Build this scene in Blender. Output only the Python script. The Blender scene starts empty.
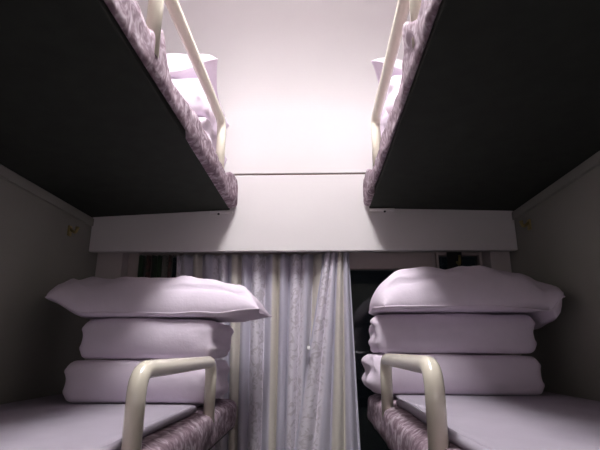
import bpy, bmesh, math, random
from mathutils import Vector, noise
random.seed(4)
C = bpy.context.scene.collection
ZC = 1.5          # camera height above the floor; heights below are written relative to the eye

# ------------------------------------------------------------------ materials
def mat(name, col, rough=0.6, spec=0.4, var=0.0, scale=8.0, bump=0.0, bscale=60.0, metal=0.0, coat=0.0):
    m = bpy.data.materials.new(name); m.use_nodes = True
    n = m.node_tree.nodes; l = m.node_tree.links; p = n['Principled BSDF']
    p.inputs['Roughness'].default_value = rough
    p.inputs['Specular IOR Level'].default_value = spec
    p.inputs['Metallic'].default_value = metal
    p.inputs['Coat Weight'].default_value = coat
    p.inputs['Base Color'].default_value = (*col, 1)
    tc = n.new('ShaderNodeTexCoord')
    if var:
        t = n.new('ShaderNodeTexNoise'); t.inputs['Scale'].default_value = scale; t.inputs['Detail'].default_value = 5
        r = n.new('ShaderNodeValToRGB')
        r.color_ramp.elements[0].position = 0.3; r.color_ramp.elements[1].position = 0.7
        r.color_ramp.elements[0].color = (*[c*(1-var) for c in col], 1)
        r.color_ramp.elements[1].color = (*[min(1, c*(1+var)) for c in col], 1)
        l.new(tc.outputs['Object'], t.inputs['Vector']); l.new(t.outputs['Fac'], r.inputs['Fac'])
        l.new(r.outputs['Color'], p.inputs['Base Color'])
    if bump:
        t2 = n.new('ShaderNodeTexNoise'); t2.inputs['Scale'].default_value = bscale; t2.inputs['Detail'].default_value = 4
        b = n.new('ShaderNodeBump'); b.inputs['Strength'].default_value = bump; b.inputs['Distance'].default_value = 0.01
        l.new(tc.outputs['Object'], t2.inputs['Vector']); l.new(t2.outputs['Fac'], b.inputs['Height'])
        l.new(b.outputs['Normal'], p.inputs['Normal'])
    return m

def floral_mat(name, dark, mid, light, scale=16):
    m = bpy.data.materials.new(name); m.use_nodes = True
    n = m.node_tree.nodes; l = m.node_tree.links; p = n['Principled BSDF']
    p.inputs['Roughness'].default_value = 0.85; p.inputs['Specular IOR Level'].default_value = 0.2
    tc = n.new('ShaderNodeTexCoord')
    a = n.new('ShaderNodeTexNoise'); a.inputs['Scale'].default_value = scale; a.inputs['Detail'].default_value = 6
    a.inputs['Distortion'].default_value = 1.6
    v = n.new('ShaderNodeTexVoronoi'); v.inputs['Scale'].default_value = scale*1.3
    r = n.new('ShaderNodeValToRGB'); e = r.color_ramp.elements
    e[0].position = 0.36; e[0].color = (*dark, 1); e[1].position = 0.66; e[1].color = (*light, 1)
    x = e.new(0.5); x.color = (*mid, 1)
    r2 = n.new('ShaderNodeValToRGB'); e2 = r2.color_ramp.elements
    e2[0].position = 0.16; e2[0].color = (*light, 1); e2[1].position = 0.3; e2[1].color = (*mid, 1)
    mx = n.new('ShaderNodeMix'); mx.data_type = 'RGBA'; mx.inputs['Factor'].default_value = 0.35
    l.new(tc.outputs['Object'], a.inputs['Vector']); l.new(tc.outputs['Object'], v.inputs['Vector'])
    l.new(a.outputs['Fac'], r.inputs['Fac']); l.new(v.outputs['Distance'], r2.inputs['Fac'])
    l.new(r.outputs['Color'], mx.inputs['A']); l.new(r2.outputs['Color'], mx.inputs['B'])
    l.new(mx.outputs['Result'], p.inputs['Base Color'])
    return m

def curtain_mat(name, stops, period, phase):
    """vertical woven stripes (UV.x is metres across the cloth) with sprigs on the pale bands"""
    m = bpy.data.materials.new(name); m.use_nodes = True
    n = m.node_tree.nodes; l = m.node_tree.links; p = n['Principled BSDF']
    p.inputs['Roughness'].default_value = 0.75; p.inputs['Specular IOR Level'].default_value = 0.3
    p.inputs['Sheen Weight'].default_value = 0.2
    uv = n.new('ShaderNodeUVMap'); sp = n.new('ShaderNodeSeparateXYZ'); l.new(uv.outputs['UV'], sp.inputs['Vector'])
    def math_(op, a, b):
        k = n.new('ShaderNodeMath'); k.operation = op
        for i, q in enumerate((a, b)):
            if isinstance(q, (int, float)): k.inputs[i].default_value = q
            else: l.new(q, k.inputs[i])
        return k.outputs[0]
    fr = math_('FRACT', math_('ADD', math_('DIVIDE', sp.outputs['X'], period), phase), 0.0)
    r = n.new('ShaderNodeValToRGB'); e = r.color_ramp.elements
    e[0].position = stops[0][0]; e[0].color = (*stops[0][1], 1)
    e[1].position = stops[-1][0]; e[1].color = (*stops[-1][1], 1)
    for q, c in stops[1:-1]:
        x = e.new(q); x.color = (*c, 1)
    l.new(fr, r.inputs['Fac'])
    cx = n.new('ShaderNodeCombineXYZ'); l.new(math_('MULTIPLY', sp.outputs['X'], 55.0), cx.inputs['X'])
    l.new(math_('MULTIPLY', sp.outputs['Y'], 26.0), cx.inputs['Y'])
    t = n.new('ShaderNodeTexNoise'); t.inputs['Scale'].default_value = 1.0; t.inputs['Detail'].default_value = 4
    t.inputs['Distortion'].default_value = 2.2; l.new(cx.outputs['Vector'], t.inputs['Vector'])
    rr = n.new('ShaderNodeValToRGB'); rr.color_ramp.elements[0].position = 0.50; rr.color_ramp.elements[1].position = 0.58
    l.new(t.outputs['Fac'], rr.inputs['Fac'])
    band = n.new('ShaderNodeValToRGB'); b = band.color_ramp.elements
    b[0].position = 0.46; b[0].color = (.12, .12, .12, 1); b[1].position = 0.80; b[1].color = (.12, .12, .12, 1)
    for q in (0.50, 0.76):
        x = b.new(q); x.color = (1, 1, 1, 1)
    l.new(fr, band.inputs['Fac'])
    f = math_('MULTIPLY', rr.outputs['Color'], math_('MULTIPLY', band.outputs['Color'], 0.6))
    mx = n.new('ShaderNodeMix'); mx.data_type = 'RGBA'
    l.new(f, mx.inputs['Factor']); l.new(r.outputs['Color'], mx.inputs['A'])
    mx.inputs['B'].default_value = (stops[0][1][0]*0.72, stops[0][1][1]*0.7, stops[0][1][2]*0.85, 1)
    l.new(mx.outputs['Result'], p.inputs['Base Color'])
    return m

M = {}
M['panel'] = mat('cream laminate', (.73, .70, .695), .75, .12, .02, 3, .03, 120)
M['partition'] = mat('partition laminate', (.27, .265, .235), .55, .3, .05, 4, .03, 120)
M['trim'] = mat('trim laminate', (.60, .54, .53), .5, .3, .03, 4)
M['seam'] = mat('brown seam strip', (.17, .09, .06), .7, .2)
M['floor'] = mat('grey vinyl floor', (.22, .21, .20), .5, .3, .12, 30)
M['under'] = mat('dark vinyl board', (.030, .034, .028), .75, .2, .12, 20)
M['rail'] = mat('cream enamel tube', (.84, .79, .65), .22, .5, .02, 6, 0, 60, 0, .4)
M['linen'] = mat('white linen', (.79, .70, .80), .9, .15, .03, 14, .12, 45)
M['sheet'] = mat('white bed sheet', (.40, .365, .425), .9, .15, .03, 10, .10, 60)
M['floral'] = floral_mat('floral cover', (.12, .075, .095), (.27, .20, .235), (.60, .52, .57), 30)
M['glassframe'] = mat('window frame enamel', (.60, .52, .50), .5, .3, .04, 6)
M['steel'] = mat('brushed steel', (.55, .54, .52), .3, .5, .03, 40, 0, 60, 1.0)
M['brass'] = mat('worn brass', (.45, .36, .16), .45, .5, .05, 40, 0, 60, 1.0)
M['black'] = mat('black plastic', (.02, .02, .02), .5, .3)
M['lampbody'] = mat('white lamp housing', (.8, .8, .8), .4, .4)
PALE = [(0.0, (.66, .62, .55)), (.18, (.68, .64, .57)), (.22, (.53, .51, .60)), (.44, (.58, .56, .65)),
    (.48, (.76, .72, .79)), (.78, (.78, .74, .81)), (.82, (.54, .52, .61)), (.97, (.57, .55, .64)), (1.0, (.66, .62, .55))]
M['cur'] = curtain_mat('striped curtain cloth', PALE, .172, .67)
M['cur3'] = curtain_mat('striped curtain cloth gathered', PALE, .105, .47)
M['cur2'] = curtain_mat('dark striped curtain cloth', [
    (0.0, (.035, .07, .03)), (.30, (.03, .06, .03)), (.36, (.20, .19, .18)), (.52, (.18, .18, .16)),
    (.56, (.10, .05, .045)), (.8, (.12, .07, .06)), (.84, (.03, .04, .03)), (1.0, (.035, .07, .03))], .085, .3)
g = bpy.data.materials.new('window glass'); g.use_nodes = True
gp = g.node_tree.nodes['Principled BSDF']
gp.inputs['Base Color'].default_value = (.55, .62, .60, 1); gp.inputs['Transmission Weight'].default_value = 1
gp.inputs['Roughness'].default_value = .03; gp.inputs['IOR'].default_value = 1.45
M['glass'] = g
def emis(name, col, s):
    m = bpy.data.materials.new(name); m.use_nodes = True
    p = m.node_tree.nodes['Principled BSDF']
    p.inputs['Base Color'].default_value = (*col, 1)
    p.inputs['Emission Color'].default_value = (*col, 1); p.inputs['Emission Strength'].default_value = s
    return m
M['tube'] = emis('lit lamp diffuser', (1.0, .965, .985), 31.0)
M['corridor_fill'] = emis('corridor fill diffuser', (1.0, .91, .98), 1.5)
M['wall_fill'] = emis('wall fill glow', (1.0, .90, .97), 1.25)

# ------------------------------------------------------------------ helpers
def obj(name, bm, m, parent=None, smooth=False, uvfn=None):
    me = bpy.data.meshes.new(name)
    bmesh.ops.recalc_face_normals(bm, faces=bm.faces)
    for f in bm.faces: f.smooth = smooth
    bm.to_mesh(me); bm.free()
    me.materials.append(m)
    o = bpy.data.objects.new(name, me); C.objects.link(o)
    if parent: o.parent = parent
    return o
def tag(o, label, cat, group=None):
    o['label'] = label; o['category'] = cat
    if group: o['group'] = group
    return o
def thing(name, label, cat, loc, group=None):
    o = bpy.data.objects.new(name, None); C.objects.link(o); o.location = loc; o.empty_display_size = .05
    return tag(o, label, cat, group)
def structure(name, bm, m, smooth=False):
    o = obj(name, bm, m, None, smooth); o['kind'] = 'structure'; return o
def box(bm, x0, x1, y0, y1, z0, z1, bev=0.0, org=(0, 0, 0)):
    """heights relative to the eye"""
    r = bmesh.ops.create_cube(bm, size=1)
    vs = r['verts']
    for v in vs:
        v.co = Vector(((x0+x1)/2 + v.co.x*(x1-x0) - org[0], (y0+y1)/2 + v.co.y*(y1-y0) - org[1], (z0+z1)/2 + v.co.z*(z1-z0) + ZC - org[2]))
    if bev:
        es = list({e for v in vs for e in v.link_edges})
        bmesh.ops.bevel(bm, geom=es, offset=bev, segments=2, affect='EDGES', profile=.7)
def tube(bm, pts, r, seg=16, org=(0, 0, 0), closed_ends=True):
    P = [Vector(p) + Vector((0, 0, ZC)) - Vector(org) for p in pts]
    rings = []; up = None
    for i, p in enumerate(P):
        d = ((P[min(i+1, len(P)-1)] - p).normalized() if i < len(P)-1 else Vector()) + ((p - P[i-1]).normalized() if i else Vector())
        d.normalize()
        if up is None:
            up = Vector((1, 0, 0)) if abs(d.x) < .8 else Vector((0, 0, 1))
        a = (up - d*up.dot(d)).normalized(); b = d.cross(a); up = a
        rr = r[i] if isinstance(r, (list, tuple)) else r
        rings.append([bm.verts.new(p + a*math.cos(t)*rr + b*math.sin(t)*rr) for t in [2*math.pi*k/seg for k in range(seg)]])
    for A, B in zip(rings, rings[1:]):
        for k in range(seg):
            bm.faces.new((A[k], A[(k+1) % seg], B[(k+1) % seg], B[k]))
    if closed_ends:
        bm.faces.new(rings[0]); bm.faces.new(rings[-1][::-1])
def fillet(pts, rad, n=7):
    out = [Vector(pts[0])]
    for a, b, c in zip(pts, pts[1:], pts[2:]):
        a, b, c = Vector(a), Vector(b), Vector(c)
        p = b + (a-b).normalized()*rad; q = b + (c-b).normalized()*rad
        for i in range(n+1):
            t = i/n
            out.append(p*(1-t)**2 + b*2*t*(1-t) + q*t*t)
    out.append(Vector(pts[-1])); return out
def ss(a, b, x):
    t = min(1, max(0, (x-a)/(b-a))); return t*t*(3-2*t)
def nz(x, y, z, s, seed=0.0):
    return noise.noise(Vector((x*s+seed, y*s-seed*.7, z*s+seed*1.3)))
def rbox(bm, x0, x1, y0, y1, z0, z1, r, n, deform=None, org=(0, 0, 0)):
    """soft box: dense grid on six faces, corners rounded with radius r, then deform(p, normal, uvw)"""
    nx, ny, nz_ = n
    L = Vector((x0, y0, z0)); H = Vector((x1, y1, z1)); cache = {}
    def coord(i, k, lo, hi):
        t = i/k
        return lo + (hi-lo)*t
    def vert(i, j, k):
        key = (i, j, k)
        if key in cache: return cache[key]
        p = Vector((coord(i, nx, L.x, H.x), coord(j, ny, L.y, H.y), coord(k, nz_, L.z, H.z)))
        c = Vector((min(max(p.x, L.x+r), H.x-r), min(max(p.y, L.y+r), H.y-r), min(max(p.z, L.z+r), H.z-r)))
        d = p - c; nrm = d.normalized() if d.length > 1e-7 else Vector((0, 0, 1))
        q = c + nrm*r if d.length > 1e-7 else p
        uvw = Vector((i/nx, j/ny, k/nz_))
        if deform: q = deform(q, nrm, uvw)
        v = bm.verts.new(q + Vector((0, 0, ZC)) - Vector(org)); cache[key] = v; return v
    for k in (0, nz_):
        for i in range(nx):
            for j in range(ny): bm.faces.new([vert(i, j, k), vert(i+1, j, k), vert(i+1, j+1, k), vert(i, j+1, k)])
    for j in (0, ny):
        for i in range(nx):
            for k in range(nz_): bm.faces.new([vert(i, j, k), vert(i+1, j, k), vert(i+1, j, k+1), vert(i, j, k+1)])
    for i in (0, nx):
        for j in range(ny):
            for k in range(nz_): bm.faces.new([vert(i, j, k), vert(i, j+1, k), vert(i, j+1, k+1), vert(i, j, k+1)])

# ------------------------------------------------------------------ the setting
W = .87; YB = 1.82; YW = 2.00; YC = -.85; ZT = 1.37
bm = bmesh.new(); box(bm, -W-.04, W+.04, YC-.04, YW+.06, -ZC-.04, -ZC); structure('floor', bm, M['floor'])
for s, nm in ((-1, 'wall_left'), (1, 'wall_right')):
    bm = bmesh.new(); a, b = sorted((s*W, s*(W+.04)))
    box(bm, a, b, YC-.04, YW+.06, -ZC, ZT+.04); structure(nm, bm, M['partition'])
    bm = bmesh.new()                                       # ledge under the upper berth, along the partition
    a, b = sorted((s*W, s*(W-.012)))
    zt = .522 if s < 0 else .538
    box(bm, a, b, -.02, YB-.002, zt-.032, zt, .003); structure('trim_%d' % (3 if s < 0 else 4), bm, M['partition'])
bm = bmesh.new(); box(bm, -W, W, YC-.04, YC, -ZC, ZT+.04); structure('wall_corridor', bm, M['partition'])
# upper wall and cove running into the ceiling
prof = [(YB, .7195), (YB, 1.0)]
R = .37
for i in range(1, 49):
    a = i/48*math.pi/2
    prof.append((YB-R+R*math.cos(a), 1.0+R*math.sin(a)))
def strip(bm, prof, x0, x1, th):
    rows = []
    for i, (y, z) in enumerate(prof):
        y0, z0 = prof[max(i-1, 0)]; y1, z1 = prof[min(i+1, len(prof)-1)]
        d = Vector((y1-y0, z1-z0)).normalized(); nn = (d.y, -d.x)
        rows.append([bm.verts.new((x, y+nn[0]*t, z+nn[1]*t+ZC)) for x, t in ((x0, 0), (x1, 0), (x1, th), (x0, th))])
    for A, B in zip(rows, rows[1:]):
        for k in range(4): bm.faces.new((A[k], A[(k+1) % 4], B[(k+1) % 4], B[k]))
    bm.faces.new(rows[0]); bm.faces.new(rows[-1][::-1])
bm = bmesh.new(); strip(bm, prof, -W, W, .02); structure('wall_upper', bm, M['panel'], False)
bm = bmesh.new(); box(bm, -W, W, YC, YB-R, ZT, ZT+.04); structure('ceiling', bm, M['panel'])
# boxed beam across the window head, brown seam above it
bm = bmesh.new(); box(bm, -W+.003, W-.003, YB, YB+.030, .384, .711, .003); structure('trim_1', bm, M['panel'])
bm = bmesh.new(); box(bm, -W, W, YB+.012, YB+.03, .705, .735); structure('trim_2', bm, M['seam'])
# back wall with openings
bm = bmesh.new()
ops = [(-.70, -.535), (-.50, .565), (.585, .775)]
zb, zt = -.62, .41
box(bm, -W, W, YW, YW+.06, -ZC, zb); box(bm, -W, W, YW, YW+.06, zt, ZT+.04)
xs = [-W] + [q for o_ in ops for q in o_] + [W]
for a, b in zip(xs[::2], xs[1::2]): box(bm, a, b, YW, YW+.06, zb, zt)
structure('wall_back', bm, M['trim'])
bm = bmesh.new(); box(bm, -.868, -.757, 1.90, YW, -.62, .41, .003); structure('trim_5', bm, M['trim'])
bm = bmesh.new(); box(bm, .787, .867, 1.90, YW, -.62, .41, .003); structure('trim_6', bm, M['trim'])
bm = bmesh.new(); box(bm, -.755, -.708, 1.955, YW, -.62, .41, .003); structure('trim_7', bm, M['glassframe'])
bm = bmesh.new(); box(bm, -.755, .785, 1.895, YW, -.66, -.62, .004); structure('trim_8', bm, M['trim'])
def window(k, x0, x1, top, fw):
    bm = bmesh.new()
    y0, y1 = YW-.03, YW+.03
    box(bm, x0, x1, y0, y1, zb, zb+fw); box(bm, x0, x1, y0, y1, zt-.002-top, zt-.002)
    box(bm, x0, x0+fw, y0, y1, zb+fw, zt-.002-top); box(bm, x1-fw, x1, y0, y1, zb+fw, zt-.002-top)
    o = structure('window_%d' % k, bm, M['glassframe'])
    bm = bmesh.new(); box(bm, x0+fw, x1-fw, YW+.002, YW+.010, zb+fw, zt-.002-top); obj('pane', bm, M['glass'], o)
window(1, -.50, .565, .072, .022)
window(2, -.70, -.535, .012, .008)
window(3, .585, .775, .012, .008)

# ------------------------------------------------------------------ bunks
def bunk(name, s, label, upper):
    """s = -1 left, +1 right; edges measured per berth"""
    if upper:
        xe = -.277 if s < 0 else .273
        zw, zi = (.527, .556) if s < 0 else (.543, .559)
        y1, mt, depth = YB-.006, .088, .040
    else:
        xe = -.222 if s < 0 else .246
        zw = zi = (-.276 if s < 0 else -.252)
        y1, mt, depth = 1.785, (.103 if s < 0 else .101), .04
    y0 = -.04
    t = thing(name, label, 'bunk', (s*W, (y0+y1)/2, zi+ZC), 'sleeper berths')
    org = t.location
    def zbot(x): return zw + (zi-zw)*(abs(x)-W)/(abs(xe)-W)
    a, b = sorted((s*(W-.001), xe - s*-.012))
    # dark underside board
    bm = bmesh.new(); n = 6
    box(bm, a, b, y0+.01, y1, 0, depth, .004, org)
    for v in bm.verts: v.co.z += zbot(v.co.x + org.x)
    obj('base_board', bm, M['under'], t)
    # cushion in its floral cover, wrapping the aisle edge
    a2, b2 = sorted((s*(W-.002), xe))
    seed = (3.1 if s < 0 else 9.4) + (20 if upper else 0)
    def deform(p, nrm, uvw):
        zb_ = zbot(p.x)
        q = Vector((p.x, p.y, p.z + zb_))
        edge = ss(.06, .0, abs(p.x - xe))
        k = nz(p.x, p.y, p.z, 9, seed)*.008 + nz(p.x, p.y, p.z, 24, seed)*.004
        if upper: k *= 1.15
        end = ss(.0, .05, y1-p.y)
        if uvw.z == 0: k = 0
        q += nrm*k*edge*end
        if upper: q.x += (.020*ss(.6, 1.8, p.y) if s < 0 else -.014*ss(1.45, 1.75, p.y))*edge
        if upper:      # gathered fold of the cover standing up on the edge
            yc = .87 if s < 0 else .86
            g_ = math.exp(-((p.y-yc)/.035)**2)*edge*ss(.5, 1, uvw.z)
            q.z += g_*(.050 if s < 0 else .038); q.x += -s*g_*(.006 if s < 0 else .020)
            q.z += edge*ss(.6, 1, uvw.z)*.010*math.sin(p.y*13+seed)
            q.z += edge*ss(.5, 1, uvw.z)*(ss(1.58, 1.70, p.y)*.030 + ss(.80, .60, p.y)*.030)
        return q
    bm = bmesh.new()
    rbox(bm, a2, b2, y0, y1, .0 if not upper else .001, mt, .022 if upper else .03, (22, 120, 8), deform, org)
    # the cover leaves the board open beneath: raise the inner underside into the board
    for v in bm.verts:
        x = v.co.x + org.x; z = v.co.z + org.z - ZC - zbot(x)
        if z < depth*.9 and abs(x - xe) > .022: v.co.z += (depth*.9 - z)
    obj('floral_cushion', bm, M['floral'], t, True)
    return t, xe, zi + mt

def rail(t, x, y0, y1, zb0, ztop, r):
    bm = bmesh.new()
    tube(bm, fillet([(x, y0, zb0), (x, y0, ztop), (x, y1, ztop), (x, y1, zb0)], .045, 9), r, 18, t.location)
    g_ = obj('guard_rail', bm, M['rail'], t, True)
    return g_

UL, xe, zt1 = bunk('sleeper_bunk', -1, 'upper berth on the left partition, dark underside and floral cover tucked over its edge', True)
rail(UL, -.283, .845, 1.555, .605, .822, .0165)
UR, xe, _ = bunk('sleeper_bunk', 1, 'upper berth on the right partition, dark underside and floral cover tucked over its edge', True)
rail(UR, .286, .83, 1.53, .605, .812, .0165)
ML, xe, _ = bunk('sleeper_bunk', -1, 'left berth at eye level with short cream rail, carrying stacked white quilts', False)
rail(ML, -.236, .815, 1.378, -.20, -.036, .0162)
MR, xe, _ = bunk('sleeper_bunk', 1, 'right berth at eye level with short cream rail, carrying stacked white quilts', False)
rail(MR, .264, .815, 1.375, -.18, -.026, .0165)

# ------------------------------------------------------------------ sheets
def sheet(s, xedge, zm, label):
    t = thing('bed_sheet', label, 'bed sheet', (s*.55, .85, zm+ZC), 'bed sheets')
    seed = 4.4 if s < 0 else 12.2
    a, b = sorted((s*(W-.012), xedge))
    def deform(p, nrm, uvw):
        q = p.copy()
        if uvw.z > .4:
            q.z += (nz(p.x, p.y, 0, 7, seed)*.006 + nz(p.x, p.y*.35, 0, 26, seed)*.0025)*ss(1.39, 1.25, p.y)
        ed = ss(.05, 0, abs(p.x-xedge))
        q.x += ed*nz(0, p.y, 0, 4, seed)*.010
        return q
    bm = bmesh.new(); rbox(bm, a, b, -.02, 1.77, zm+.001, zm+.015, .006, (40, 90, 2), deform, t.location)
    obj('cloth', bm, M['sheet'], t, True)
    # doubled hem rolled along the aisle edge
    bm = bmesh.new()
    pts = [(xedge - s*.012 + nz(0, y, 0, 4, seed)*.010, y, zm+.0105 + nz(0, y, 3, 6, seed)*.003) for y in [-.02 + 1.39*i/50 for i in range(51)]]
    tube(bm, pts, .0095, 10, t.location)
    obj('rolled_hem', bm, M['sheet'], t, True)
sheet(-1, -.290, -.1725, 'white sheet smoothed over the left eye-level berth, rolled hem by the rail')
sheet(1, .312, -.1505, 'white sheet smoothed over the right eye-level berth, below the right stack of quilts')

# ------------------------------------------------------------------ quilts and pillows
def quilt(x0, x1, y0, y1, z0, z1, seed, label, group, lobes=2, aisle=1):
    """folded quilt; both ends show the scalloped fold layers, the aisle end is the most crumpled"""
    org = Vector(((x0+x1)/2, (y0+y1)/2, z0+ZC))
    def deform(p, nrm, uvw):
        q = p.copy(); h = (p.z-z0)/(z1-z0)
        eL = ss(x0+.10, x0, p.x); eR = ss(x1-.10, x1, p.x)
        for e, sg in ((eL, -1), (eR, 1)):
            am = .010 if sg == aisle else .011
            groove = abs(math.cos(math.pi*lobes*h))**.7
            q.x -= sg*e*am*groove*ss(.0, .6, e)
            k = (nz(p.x, p.y, p.z, 15, seed)*.022 + nz(p.x, p.y, p.z, 33, seed)*.010)*(1 if aisle < 0 else .6)
            q.x += sg*e*k*(1.0 if sg == aisle else .35)
            if sg == aisle: q.y += e*k*.7; q.z += e*k*.3*math.sin(math.pi*h)
        belly = math.sin(math.pi*h)
        q.y -= ss(y0+.08, y0, p.y)*(belly*.016 + nz(p.x, 0, p.z, 5, seed)*.010)
        mid = math.sin(math.pi*uvw.x)
        if uvw.z > .5: q.z += min(0, nz(p.x, p.y, 0, 6, seed)*.006 - .005*(1-mid))*ss(.5, 1, uvw.z)
        else: q.z = max(q.z, z0)
        return q
    bm = bmesh.new(); rbox(bm, x0, x1, y0, y1, z0, z1, min(.018, (z1-z0)*.3), (40, 22, 18), deform, org)
    o = obj('folded_quilt', bm, M['linen'], None, True); o.location = org
    return tag(o, label, 'quilt', group)

def pillow(c, a, b, H, seed, label, tweak=None, wr=1.0, eu=3.6, ears=(0, 0), turn=0.0, pleat=1):
    N, K = 56, 36
    org = Vector((c[0], c[1], c[2]+ZC)); bm = bmesh.new(); rows = {}
    def pt(i, j, top):
        u = -1+2*i/N; v = -1+2*j/K
        u = math.copysign(1-(1-abs(u))**1.35, u); v = math.copysign(1-(1-abs(v))**1.35, v)
        e_ = ears[0] if u < 0 else ears[1]
        x = a*u*((1-.06*(1-v*v)*u*u) if e_ else (1-.07*v**4*u*u)); y = b*v*(1-.07*(1-u*u)*v*v)
        h = H*(max(0, 1-abs(u)**eu)**(.62 if (ears[0] if u < 0 else ears[1]) else .46))*(max(0, 1-abs(v)**2.8)**.50)
        wk = nz(x*1.3, y, 0 if top else 5, 9, seed)*.013 + nz(x*.7+y*.5, y-x*.4, 2 if top else 7, 22, seed)*.008
        dr = min(1, (1-abs(u))*4)*min(1, (1-abs(v))*4)
        crease = .014*math.sin((y*1.1 + x*.55 + nz(x, y, 0, 6, seed)*.1)*70)*ss(.45, .95, abs(u))*dr
        pl_ = math.exp(-((v+.80+.03*math.sin(u*7))/.05)**2)*ss(.0, .3, u*pleat)*ss(.97, .8, abs(u)) if top else 0
        y += .016*pl_; crease -= .008*pl_
        z = (h*.92 + (wk+crease)*dr*wr) if top else (-h*.16 + wk*.2*dr)
        z += .006*nz(x, y, 0, 11, seed+3)*(1-dr)
        p = Vector((x, y, z))
        if tweak: p = tweak(p, u, v, top)
        return p
    for top in (True, False):
        for i in range(N+1):
            for j in range(K+1):
                ed = i in (0, N) or j in (0, K)
                if ed and not top: rows[(i, j, False)] = rows[(i, j, True)]
                else: rows[(i, j, top)] = bm.verts.new(pt(i, j, top))
    for top in (True, False):
        for i in range(N):
            for j in range(K):
                bm.faces.new([rows[(i, j, top)], rows[(i+1, j, top)], rows[(i+1, j+1, top)], rows[(i, j+1, top)]])
    t = thing('pillow', label, 'pillow', org, 'pillows on the quilt stacks'); t.rotation_euler.z = turn
    case = obj('pillowcase', bm, M['linen'], t, True)
    # stitched flange seam all round
    seam = []
    for i in range(N): seam.append(pt(i, 0, True))
    for j in range(K): seam.append(pt(N, j, True))
    for i in range(N): seam.append(pt(N-i, K, True))
    for j in range(K): seam.append(pt(0, K-j, True))
    seam.append(seam[0])
    bm = bmesh.new(); tube(bm, [q + org - Vector((0, 0, ZC)) for q in seam], .0020, 6, org, False)
    obj('seam', bm, M['linen'], case, True)
    return t

# left berth
quilt(-.686, -.240, 1.415, 1.76, -.1560, -.0325, 2.2, 'white folded quilt lying on the sheet at the bottom of the left stack', 'folded white quilts')
quilt(-.662, -.242, 1.42, 1.755, -.0315, .092, 7.7, 'white folded quilt between the pillow and lower quilt of the left stack', 'folded white quilts')
def twL(p, u, v, top):
    q = p.copy()
    q.z += .045*ss(-.60, -1, u) + .012*ss(.62, 1, u)
    if not top: q.z = max(q.z, -.012 if abs(u) < .72 else -1)
    return q
pillow((-.444, 1.575, .106), .342, .185, .135, 1.7, 'white pillow with pointed corners spread across the top of the left stack', twL, ears=(0, 1))
# right berth
quilt(.236, .772, 1.52, 1.765, -.1350, -.012, 15.1, 'white folded quilt lying on the sheet at the bottom of the right stack', 'folded white quilts', 2, -1)
quilt(.258, .768, 1.525, 1.775, -.011, .116, 11.3, 'white folded quilt between the pillow and lower quilt of the right stack', 'folded white quilts', 2, -1)
def twR(p, u, v, top):
    q = p.copy()
    q.z += .046*ss(.78, 1, u)*ss(.4, -.9, v) + .0*ss(-.80, -1, u)
    q.z -= .020*ss(.2, 1, u)*(1 if top else 0)
    if not top:
        if u > .80: q.z -= .050*ss(.80, .88, u)*ss(1.0, .93, u)
        else: q.z = max(q.z, -.012)
    return q
pillow((.547, 1.60, .130), .292, .170, .150, 5.2, 'white plump pillow with a drooping end on the right stack', twR, pleat=-1)
# upper berths: folded quilts with a pillow, glimpsed behind the rails
zU = .652
quilt(-.70, -.306, 1.46, 1.79, zU+.006, zU+.156, 31.0, 'white folded quilt glimpsed behind the upper left rail, lower in its stack', 'folded white quilts')
quilt(-.68, -.310, 1.46, 1.79, zU+.158, zU+.305, 33.0, 'white folded quilt glimpsed behind the upper left rail, under the pillow', 'folded white quilts')
def twU(p, u, v, top):
    q = p.copy(); c_ = ss(.45, 1, abs(u))*ss(.2, -1, v)
    q.z += (.050 if u > 0 else .060)*c_
    if not top: q.z = max(q.z, -.012 if abs(u) < .72 else -1)
    return q
pillow((-.575, 1.59, zU+.321), .270, .160, .150, 8.8, 'bright white pillow on the upper left berth, poking above the cream rail', twU, ears=(0, 1), turn=.10)
quilt(.322, .72, 1.46, 1.79, zU+.006, zU+.156, 41.0, 'white folded quilt glimpsed behind the upper right rail, lower in its stack', 'folded white quilts', 2, -1)
quilt(.330, .72, 1.46, 1.79, zU+.158, zU+.305, 43.0, 'white folded quilt glimpsed behind the upper right rail, under the pillow', 'folded white quilts', 2, -1)
pillow((.590, 1.585, zU+.321), .285, .155, .110, 6.1, 'bright white pillow on the upper right berth, its corner showing beside the rail', twU, ears=(1, 0), turn=-.24)

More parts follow.
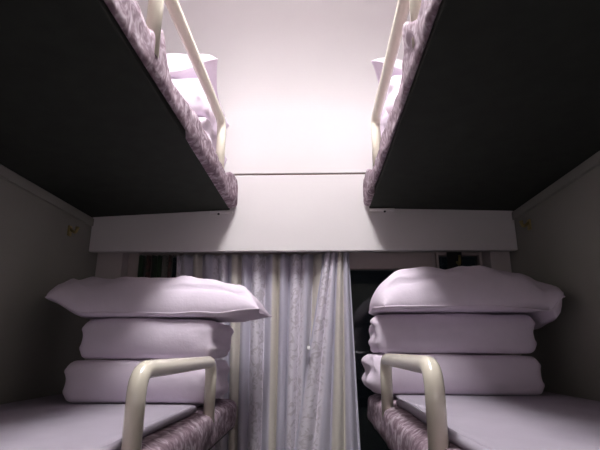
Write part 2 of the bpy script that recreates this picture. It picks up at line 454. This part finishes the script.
# ------------------------------------------------------------------ curtains
def curtain(name, label, group, m, topx, botx, y, ztop, zbot, pl, amp, seed, NX=220, NZ=36, sharp=1.0):
    bm = bmesh.new(); uvl = bm.loops.layers.uv.new('UVMap'); grid = []; uvv = {}
    org = Vector(((topx[0]+topx[1])/2, y, ztop+ZC))
    for k in range(NZ+1):
        w = k/NZ; z = ztop + (zbot-ztop)*w; row = []
        for i in range(NX+1):
            t = i/NX
            x = (topx[0]+(topx[1]-topx[0])*t)*(1-w) + (botx[0]+(botx[1]-botx[0])*t)*w
            ph = 2*math.pi*(t*pl + .35*noise.noise(Vector((t*pl*.7, seed, w*.5))))
            a_ = amp*(.65 + .6*abs(noise.noise(Vector((t*pl*.5+9, seed, 0)))))*(1-.12*w)
            sn = math.sin(ph); sn = math.copysign(abs(sn)**sharp, sn)
            yy = y + a_*sn + .004*noise.noise(Vector((t*14, w*5, seed))) 
            xx = x + .30*a_*math.cos(ph)*(.6+.4*w)
            v = bm.verts.new(Vector((xx, yy, z+ZC)) - org)
            uvv[v] = (topx[0]+(topx[1]-topx[0])*t, z); row.append(v)
        grid.append(row)
    for A, B in zip(grid, grid[1:]):
        for i in range(NX):
            f = bm.faces.new((A[i], A[i+1], B[i+1], B[i]))
            for lp in f.loops: lp[uvl].uv = uvv[lp.vert]
    t = thing(name, label, 'curtain', org, group)
    o = obj('cloth', bm, m, t, True)
    md = o.modifiers.new('thickness', 'SOLIDIFY'); md.thickness = .0018; md.offset = 0
    n_ = max(3, int(pl/1.5))
    for i in range(n_):
        x = topx[0] + (topx[1]-topx[0])*(i+.5)/n_
        ring = [(x, y+.010*math.cos(q), ztop+.0105+.010*math.sin(q)) for q in [2*math.pi*j/12 for j in range(13)]]
        bm = bmesh.new(); tube(bm, ring, .0014, 6, org, False); obj('ring', bm, M['steel'], t, True)
    return t
YK = 1.928; YF = 1.877
curtain('window_curtain', 'pale striped curtain drawn wide across the window behind the left quilts', 'window curtains', M['cur'],
        (-.535, .125), (-.47, .085), YK, .388, -.61, 12.5, .0235, 2.0)
curtain('window_curtain', 'narrow gathered pale curtain overlapping the wide one, beside the dark glass', 'window curtains', M['cur3'],
        (.098, .204), (-.06, .240), YF, .388, -.61, 4.4, .0190, 7.0, 120)
curtain('window_curtain', 'dark striped strip of curtain at the far left end of the window', 'window curtains', M['cur2'],
        (-.700, -.545), (-.69, -.54), YK+.004, .388, -.61, 6.5, .016, 5.0, 110)
bm = bmesh.new(); tube(bm, [(-.755, YK, .402), (.785, YK, .402)], .004, 12)
o = obj('curtain_rail', bm, M['steel'], None, True); tag(o, 'thin steel rail behind the cream beam carrying the wide striped curtain', 'curtain rail', 'curtain rails')
bm = bmesh.new(); tube(bm, [(-.755, YF, .402), (.785, YF, .402)], .004, 12)
o = obj('curtain_rail', bm, M['steel'], None, True); tag(o, 'thin steel rail behind the cream beam carrying the narrow gathered curtain', 'curtain rail', 'curtain rails')
# small bright clip where the two curtains overlap
t = thing('curtain_clip', 'tiny shiny clip pinned where the two pale curtains overlap', 'clip', (.036, YF-.030, .006+ZC))
bm = bmesh.new(); rbox(bm, .029, .043, YF-.038, YF-.022, -.003, .013, .005, (6, 6, 6), None, t.location)
obj('jaw', bm, mat('white enamel clip', (.95, .95, .95), .2, .6), t, True)
bm = bmesh.new(); tube(bm, [(.036, YF-.029, .010), (.036, YF-.022, .022)], .0018, 8, t.location); obj('lever', bm, M['steel'], t, True)

# ------------------------------------------------------------------ hooks
def hook(loc, nrm, label, plate, peg, size=1.0):
    """loc on the surface, nrm = horizontal unit vector out of it"""
    n = Vector(nrm); sd = Vector((-n.y, n.x, 0)); t = thing('coat_hook', label, 'hook', Vector(loc)+Vector((0, 0, ZC)), 'coat hooks')
    L = Vector(loc); bm = bmesh.new()
    x = [L + sd*.014*size, L - sd*.014*size, L + n*.006, L - n*.001]
    lo = Vector([min(q[i] for q in x) for i in range(3)]); hi = Vector([max(q[i] for q in x) for i in range(3)])
    box(bm, lo.x, hi.x, lo.y, hi.y, L.z-.026*size, L.z+.026*size, .002, t.location); obj('back_plate', bm, plate, t)
    bm = bmesh.new()
    pts = fillet([L + n*.004 + Vector((0, 0, .008)), L + n*.036*size + Vector((0, 0, -.010)), L + n*.042*size + Vector((0, 0, .020*size))], .012, 6)
    tube(bm, pts, [.0055]*(len(pts)-1) + [.0075], 10, t.location); obj('peg', bm, peg, t, True)
hook((-W, 1.66, .43), (1, 0, 0), 'small metal coat hook on the left partition under the berth ledge', M['brass'], M['brass'], .75)
hook((W, 1.70, .455), (-1, 0, 0), 'small metal coat hook on the right partition under the berth ledge', M['brass'], M['brass'], .75)
bm = bmesh.new(); box(bm, .628, .690, 1.962, 1.974, .325, .41, .002)
t = thing('coat_hook', 'black hook with a brass peg at the right end of the window', 'hook', (.66, 1.962, .36+ZC), 'coat hooks')
for v in bm.verts: v.co -= t.location
obj('back_plate', bm, M['black'], t)
bm = bmesh.new()
pts = fillet([(.668, 1.966, .362), (.668, 1.930, .345), (.668, 1.923, .385)], .012, 6)
tube(bm, pts, .006, 10, t.location); obj('peg', bm, M['brass'], t, True)

# brackets that carry the aisle ends of the upper berths on the beam
for s, x0, x1, lab in ((-1, -.37, -.275, 'small pale bracket under the far end of the upper left berth'),
                       (1, .285, .385, 'small pale bracket under the far end of the upper right berth')):
    zt_ = .548 if s < 0 else .554
    t = thing('berth_bracket', lab, 'bracket', ((x0+x1)/2, YB, zt_-.010+ZC), 'berth brackets')
    bm = bmesh.new(); box(bm, x0, x1, YB-.024, YB+.001, zt_-.008, zt_, .002, t.location); obj('ledge', bm, M['panel'], t)
    bm = bmesh.new(); xm = (x0+x1)/2 + s*.012
    tube(bm, [(xm, YB-.012, zt_-.014), (xm, YB-.012, zt_-.006)], .0045, 10, t.location); obj('bolt', bm, M['black'], t)

# ------------------------------------------------------------------ lamps and added fill
def lamp(name, label, x0, x1, y0, y1, m):
    """shallow tray on the ceiling: four lips round a glowing panel that shines downwards"""
    t = thing(name, label, 'lamp', ((x0+x1)/2, (y0+y1)/2, ZT+ZC), 'ceiling lamps')
    bm = bmesh.new()
    bx_ = (x0-.02, x1+.02, y0-.02, y1+.02)
    vo = []
    for z, ins in ((ZT, 0), (ZT-.008, 0), (ZT-.008, .018), (ZT-.004, .018)):
        a, b, c_, d = bx_[0]+ins, bx_[1]-ins, bx_[2]+ins, bx_[3]-ins
        vo.append([bm.verts.new(Vector((x, y, z+ZC))-t.location) for x, y in ((a, c_), (b, c_), (b, d), (a, d))])
    for A, B in zip(vo, vo[1:]):
        for k in range(4): bm.faces.new((A[k], A[(k+1) % 4], B[(k+1) % 4], B[k]))
    bm.faces.new(vo[0]); bm.faces.new(vo[-1])
    h_ = obj('housing', bm, M['lampbody'], t)
    bm = bmesh.new(); box(bm, x0, x1, y0, y1, ZT-.048, ZT-.0045, .010, t.location); obj('diffuser', bm, m, t)
lamp('ceiling_lamp', 'long lit ceiling lamp between the two upper berths', -.085, .085, .50, 1.20, M['tube'])
lamp('ceiling_lamp', 'dim unseen ceiling lamp added above the corridor as fill for the berths', -.45, .45, -.55, -.40, M['corridor_fill'])  # out of view behind the camera, added for weak corridor fill
t = thing('fill_panel', 'long dim glowing panel, unseen, added on the corridor wall as fill for the berths', 'lamp', (.05, YC, -.07+ZC))  # unseen glowing panel added to brighten the quilt fronts under the upper berths
bm = bmesh.new(); box(bm, -.50, .60, YC, YC+.03, -.20, .06, .006, t.location); obj('housing', bm, M['lampbody'], t)
bm = bmesh.new(); box(bm, -.48, .58, YC+.03, YC+.042, -.18, .04, .004, t.location); obj('diffuser', bm, M['wall_fill'], t)

w = bpy.data.worlds.new('night'); bpy.context.scene.world = w; w.use_nodes = True
w.node_tree.nodes['Background'].inputs['Color'].default_value = (.30, .36, .5, 1)
w.node_tree.nodes['Background'].inputs['Strength'].default_value = .004

# ------------------------------------------------------------------ camera
f, p, yw, rl = 460.49, .2635, .0381, .0043
cam = bpy.data.cameras.new('camera'); co = bpy.data.objects.new('camera', cam); C.objects.link(co)
cam.sensor_width = 36; cam.lens = f/600*36; cam.clip_start = .02
from mathutils import Matrix
fw = Vector((-math.sin(yw)*math.cos(p), math.cos(yw)*math.cos(p), math.sin(p)))
rt = Vector((math.cos(yw), math.sin(yw), 0)); up = rt.cross(fw)
rt2 = rt*math.cos(rl) - up*math.sin(rl)*-1; up2 = fw.cross(rt2)*-1
up2 = rt2.cross(fw)
mx = Matrix((rt2, up2, -fw)).transposed().to_4x4(); mx.translation = Vector((.0707, 0, ZC))
co.matrix_world = mx
sc = bpy.context.scene; sc.camera = co
sc.view_settings.view_transform = 'Standard'; sc.view_settings.look = 'None'; sc.view_settings.gamma = 1
sc.view_settings.use_curve_mapping = False
sc.view_settings.exposure = 0.85
